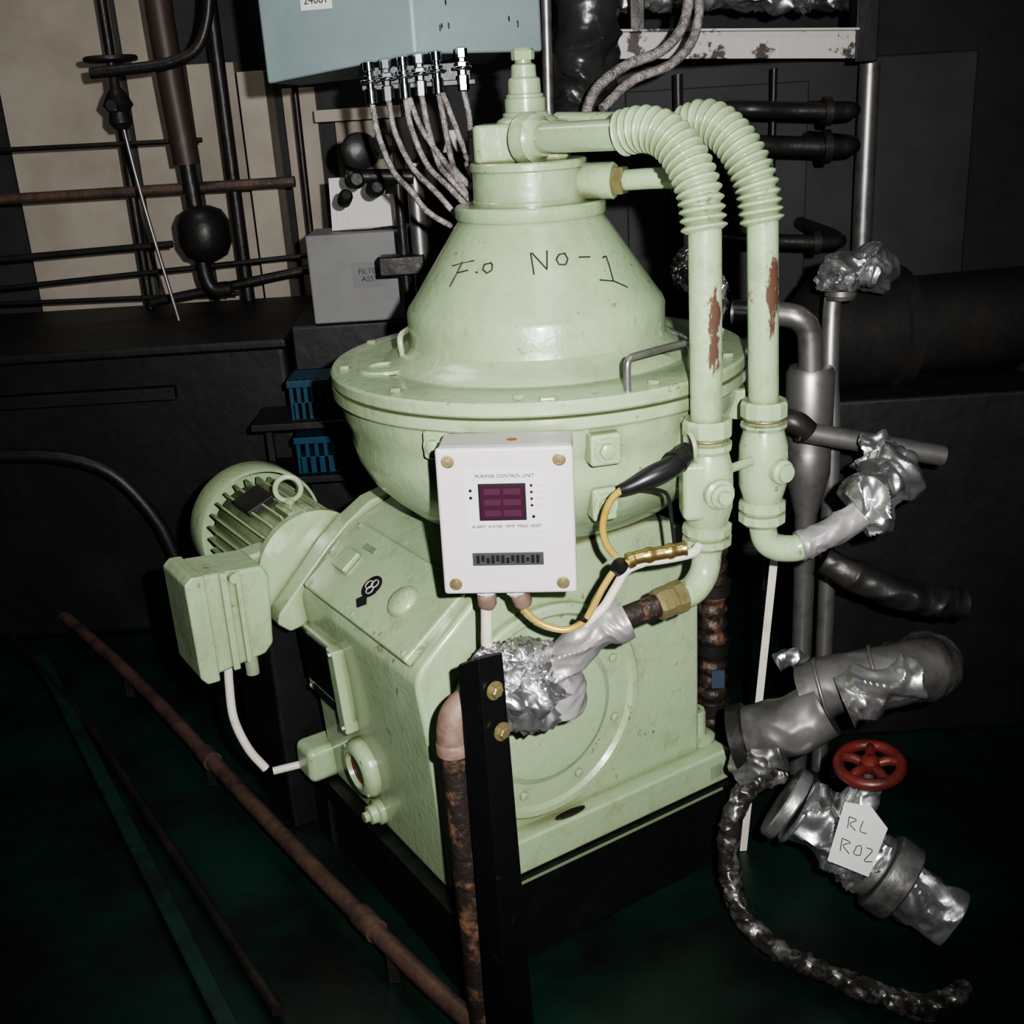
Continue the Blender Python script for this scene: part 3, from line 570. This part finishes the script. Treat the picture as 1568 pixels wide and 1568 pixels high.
# ------------------------------------------------------------------ right-hand side
dcn=parent('corrugated_drain_conduit')
corr('conduit',[(.448,2.4,.60),(.448,2.4,.40),(.449,2.4,.1),(.449,2.4,-.199)],dcn,M_RUST,22,.031,.037)
for i,z in enumerate((.33,.18,.02)): cyl('band_%d'%i,(.449,2.4,z),(.449,2.4,z+.03),.042,M_DK,dcn)
box('tag_blue',(.44,2.355,.105),(.47,2.36,.15),mat('tag_blue_m',(.04,.06,.09),.5),dcn,0)
cbl=parent('white_strap')
add('strap',[(.533,2.2,.49),(.550,2.2,.49),(.482,2.15,-.199),(.466,2.15,-.199),(.533,2.204,.49),(.550,2.204,.49),(.482,2.154,-.199),(.466,2.154,-.199)],[(0,1,2,3),(7,6,5,4),(0,4,5,1),(1,5,6,2),(2,6,7,3),(3,7,4,0)],M_WHT,cbl,30,.001)
ge=parent('filter_pot')
tube('elbow',[(.50,2.45,.965),(.58,2.42,.962),(.625,2.40,.955),(.652,2.40,.925),(.658,2.40,.87),(.660,2.40,.83)],.026,M_STL,ge,24,10)
lathe('pot_body',[(.02,.845),(.045,.842),(.052,.830),(.052,.70),(.048,.66),(.050,.655),(.050,.60),(.040,.56),(.025,.50),(.02,-.199)],M_STL,ge,Matrix.Translation((.665,2.42,0)),40)
cyl('cross_pipe',(.61,2.3,.735),(.92,2.3,.66),.022,M_STL,ge)
tube('short_elbow',[(.56,2.32,.75),(.60,2.3,.755),(.63,2.3,.73)],.026,M_DK,ge)
tube('side_pipe',[(.74,2.5,1.02),(.73,2.5,.95),(.725,2.48,.80),(.73,2.46,.6),(.73,2.46,-.199)],.020,M_STL,ge,20)
dm=parent('dark_pump')
lathe('pump_casing',[(.03,0),(.10,.01),(.14,.05),(.14,.22),(.15,.225),(.15,.26),(.12,.27),(.12,.6),(.05,.62)],M_DK,dm,frame((.72,2.75,.84),(1,.15,0)),48)
for i in range(8):
    a=i*math.pi/4; hexbolt('pump_bolt_%d'%i,(.13*math.cos(a),.13*math.sin(a),.222),(0,0,-1),.008,.01,M_DK,dm,frame((.72,2.75,.84),(1,.15,0)),False)
box('pump_plinth',(.78,2.6,-.199),(1.3,2.95,.71),M_DK2,dm,.01)
fv=parent('foil_wrapped_valve')
crumple('foil_elbow',[(.735,2.45,1.0),(.735,2.45,1.035),(.765,2.45,1.055),(.80,2.46,1.045),(.83,2.5,1.03),(.84,2.6,1.02)],lambda l,t:.036+.008*math.sin(l*70),M_FOIL,fv,.03,14)
lathe('valve_collar',[(.03,-.01),(.034,0),(.03,.01)],M_STL,fv,Matrix.Translation((.738,2.47,.985)),24)
fv2=parent('foil_wrapped_flange')
foilball('foil_ball',(.445,2.7,1.02),.035,.04,.05,fv2,M_FOIL,.35,1.8)
foilball('foil_low',(.50,2.72,.95),.045,.04,.06,fv2,M_FOIL,.35,1.8)
cyl('pipe_stub',(.47,2.74,-.199),(.47,2.74,1.0),.022,M_DK,fv2)
hp=parent('background_pipes')
for i,(z,x0,x1,r) in enumerate([(1.36,.62,.98,.022),(1.27,.62,.98,.026),(1.02,.60,.96,.020)]):
    tube('pipe_%d'%i,[(x0,3.67,z),(x0,3.3,z),(x0+.06,3.2,z),((x0+x1)/2,3.2,z-.01),(x1-.05,3.2,z-.02),(x1,3.26,z-.02),(x1,3.67,z-.02)],r,M_DK,hp,20)
    cyl('flange_%d'%i,(x1-.09,3.2,z-.018),(x1-.07,3.2,z-.018),r*1.7,M_DK,hp,24)
for i,(x,r) in enumerate([(.56,.014),(.84,.010),(1.12,.03)]):
    cyl('vertical_%d'%i,(x,3.55,-.199),(x,3.55,1.46),r,M_DK if i<2 else M_STL,hp,16)
lc=parent('dark_locker')
box('locker_body',(.25,3.7,-.199),(1.5,4.2,1.48),M_WALLD,lc,.01)
box('locker_door',(.42,3.68,-.1),(.98,3.70,1.42),M_WALLD,lc,.006)
mr=parent('lagged_dark_pipe')
crumple('lagging',[(.66,2.25,.46),(.74,2.22,.42),(.86,2.2,.375),(.95,2.22,.35)],.033,M_DK,mr,.010,12)
crumple('foil_tip',[(.55,2.2,.245),(.58,2.2,.26),(.61,2.2,.24)],.016,M_FOIL,mr,.012,24)
ip=parent('insulated_pipe')
crumple('jacket',[(.45,2.03,.175),(.52,2.0,.205),(.60,1.99,.25)],.060,M_INS,ip,.008,8)
crumple('jacket_run',[(.57,2.03,.26),(.64,2.01,.295),(.74,1.99,.315),(.82,2.04,.30),(.86,2.18,.24),(.87,2.4,.10)],.060,M_INS,ip,.010,8)
for i,(x,y,z) in enumerate([(.60,2.02,.277),(.70,1.995,.31)]):
    torus('band_%d'%i,(x,y,z),(.9,-.2,.3),.062,.004,M_STL,ip,40,8)
crumple('foil_patch',[(.62,1.95,.29),(.68,1.945,.315),(.76,1.95,.325)],.046,M_FOILD,ip,.026,11)
lathe('end_flange',[(.05,0),(.072,.003),(.072,.03),(.05,.035)],M_DK,ip,frame((.425,2.03,.165),(.9,-.25,.3)),32)
crumple('foil_cuff',[(.43,2.0,.12),(.46,1.98,.15),(.51,1.97,.17)],.034,M_FOILD,ip,.016,16)
hw=parent('handwheel_valve')
HC=V((.655,1.88,.187))
torus('wheel_rim',HC,(-.08,-.12,1),.058,.0115,M_RED,hw,48,12)
for i in range(5):
    a=2*math.pi*i/5+.3; F=frame(HC,(-.08,-.12,1)); tube('spoke_%d'%i,[F@V((.012*math.cos(a),.012*math.sin(a),0)),F@V((.035*math.cos(a),.035*math.sin(a),.004)),F@V((.054*math.cos(a),.054*math.sin(a),0))],.010,M_RED,hw,10)
lathe('wheel_hub',[(.016,-.012),(.020,0),(.018,.012),(.008,.018)],M_RED,hw,frame(HC,(-.08,-.12,1)),20)
cyl('spindle',HC,(.645,1.87,.03),.010,M_STL,hw)
vd=V((.78,-.40,-.50)).normalized(); v0=V((.50,1.93,.085))
for i,(t,r,w) in enumerate([(0,.078,.026),(.036,.070,.012),(.20,.066,.022),(.225,.080,.050)]):
    lathe('valve_flange_%d'%i,[(r*.6,0),(r-.004,0),(r,.004),(r,w-.004),(r-.004,w),(r*.6,w)],M_FOILD,hw,frame(v0+vd*t,vd),48)
crumple('valve_foil_body',[v0+vd*.04,v0+vd*.11+V((0,0,.01)),v0+vd*.21],.058,M_FOIL,hw,.032,12)
crumple('valve_foil_neck',[v0+vd*.12,HC+V((-.012,-.01,-.06)),HC+V((-.005,0,-.03))],.028,M_FOILD,hw,.016,18)
crumple('valve_outlet',[v0+vd*.27,v0+vd*.32,v0+vd*.38],.055,M_FOILD,hw,.016,12)
tg=parent('paper_tag')
FT=frame((.608,1.79,.085),V((-.15,-.85,.45)),(0.25,0,1))@Matrix.Scale(1.2,4)
prism('tag',[(-.035,-.045),(.03,-.05),(.04,.03),(.008,.055),(-.032,.05)],0,.0012,M_PAPER,tg,0,FT,'xy')
for i,P in enumerate([[(-.02,.03),(-.018,.012)],[(-.02,.03),(-.008,.028),(-.016,.020),(-.006,.012)],[(.002,.03),(.001,.014),(.012,.013)],[(-.022,-.005),(-.02,-.025)],[(-.022,-.005),(-.008,-.008),(-.018,-.015),(-.006,-.025)],[(.0,-.012),(.008,-.008),(.010,-.022),(.0,-.022),(.002,-.012)],[(.016,-.008),(.026,-.01),(.018,-.028),(.03,-.026)]]):
    tube('ink_%d'%i,[FT@V((a,b,.0014)) for a,b in P],.0009,M_INK,tg,6,4)
fh=parent('foil_wrapped_hose')
crumple('hose',[(.52,2.0,.10),(.45,1.98,.09),(.405,1.95,.03),(.395,1.92,-.06),(.41,1.87,-.13),(.46,1.80,-.165),(.55,1.72,-.165),(.65,1.65,-.168),(.72,1.63,-.165),(.78,1.66,-.165)],.021,mat('dark_tape',(.06,.055,.05),.3,.6,(.25,.24,.23),30,.5,.62,.6,24),fh,.008,30,24,24)
# ------------------------------------------------------------------ light
l=bpy.data.lights.new('camera_flash','SPOT'); l.energy=370; l.spot_size=math.radians(85); l.spot_blend=.9; l.shadow_soft_size=.016; l.color=(1,.985,.965)
lo=bpy.data.objects.new('camera_flash',l); lo.location=(.13,.0,1.50); lo.rotation_euler=V((-.15,2.2,-.52)).to_track_quat('-Z','Y').to_euler(); bpy.context.collection.objects.link(lo)
l=bpy.data.lights.new('fill_lamp','AREA'); l.energy=9; l.size=.8; l.color=(.95,1,.97)  # unseen overhead lamp, added as weak ambient fill
lo=bpy.data.objects.new('fill_lamp',l); lo.location=(.5,.9,2.9); bpy.context.collection.objects.link(lo)
l=bpy.data.lights.new('fill_lamp_rear','AREA'); l.energy=10; l.size=.6; l.color=(1,.97,.92)  # second unseen fill lamp, added over the rear left
lo=bpy.data.objects.new('fill_lamp_rear',l); lo.location=(-1.0,3.0,2.9); bpy.context.collection.objects.link(lo)
w=bpy.data.worlds.new('world'); bpy.context.scene.world=w; w.use_nodes=True; w.node_tree.nodes['Background'].inputs[0].default_value=(.5,.55,.6,1); w.node_tree.nodes['Background'].inputs[1].default_value=.05
# ------------------------------------------------------------------ camera
p=math.radians(20); r=math.radians(3.5)
F=V((0,math.cos(p),-math.sin(p))); U=V((0,math.sin(p),math.cos(p))); R=V((1,0,0))
cam=bpy.data.cameras.new('camera'); cam.sensor_width=36; cam.lens=36*1750/1568; cam.clip_start=.05
co=bpy.data.objects.new('camera',cam); bpy.context.collection.objects.link(co)
co.matrix_world=Matrix.Translation((0,0,1.43))@Matrix((R,U,-F)).transposed().to_4x4()@Matrix.Rotation(-r,4,'Z')
bpy.context.scene.camera=co
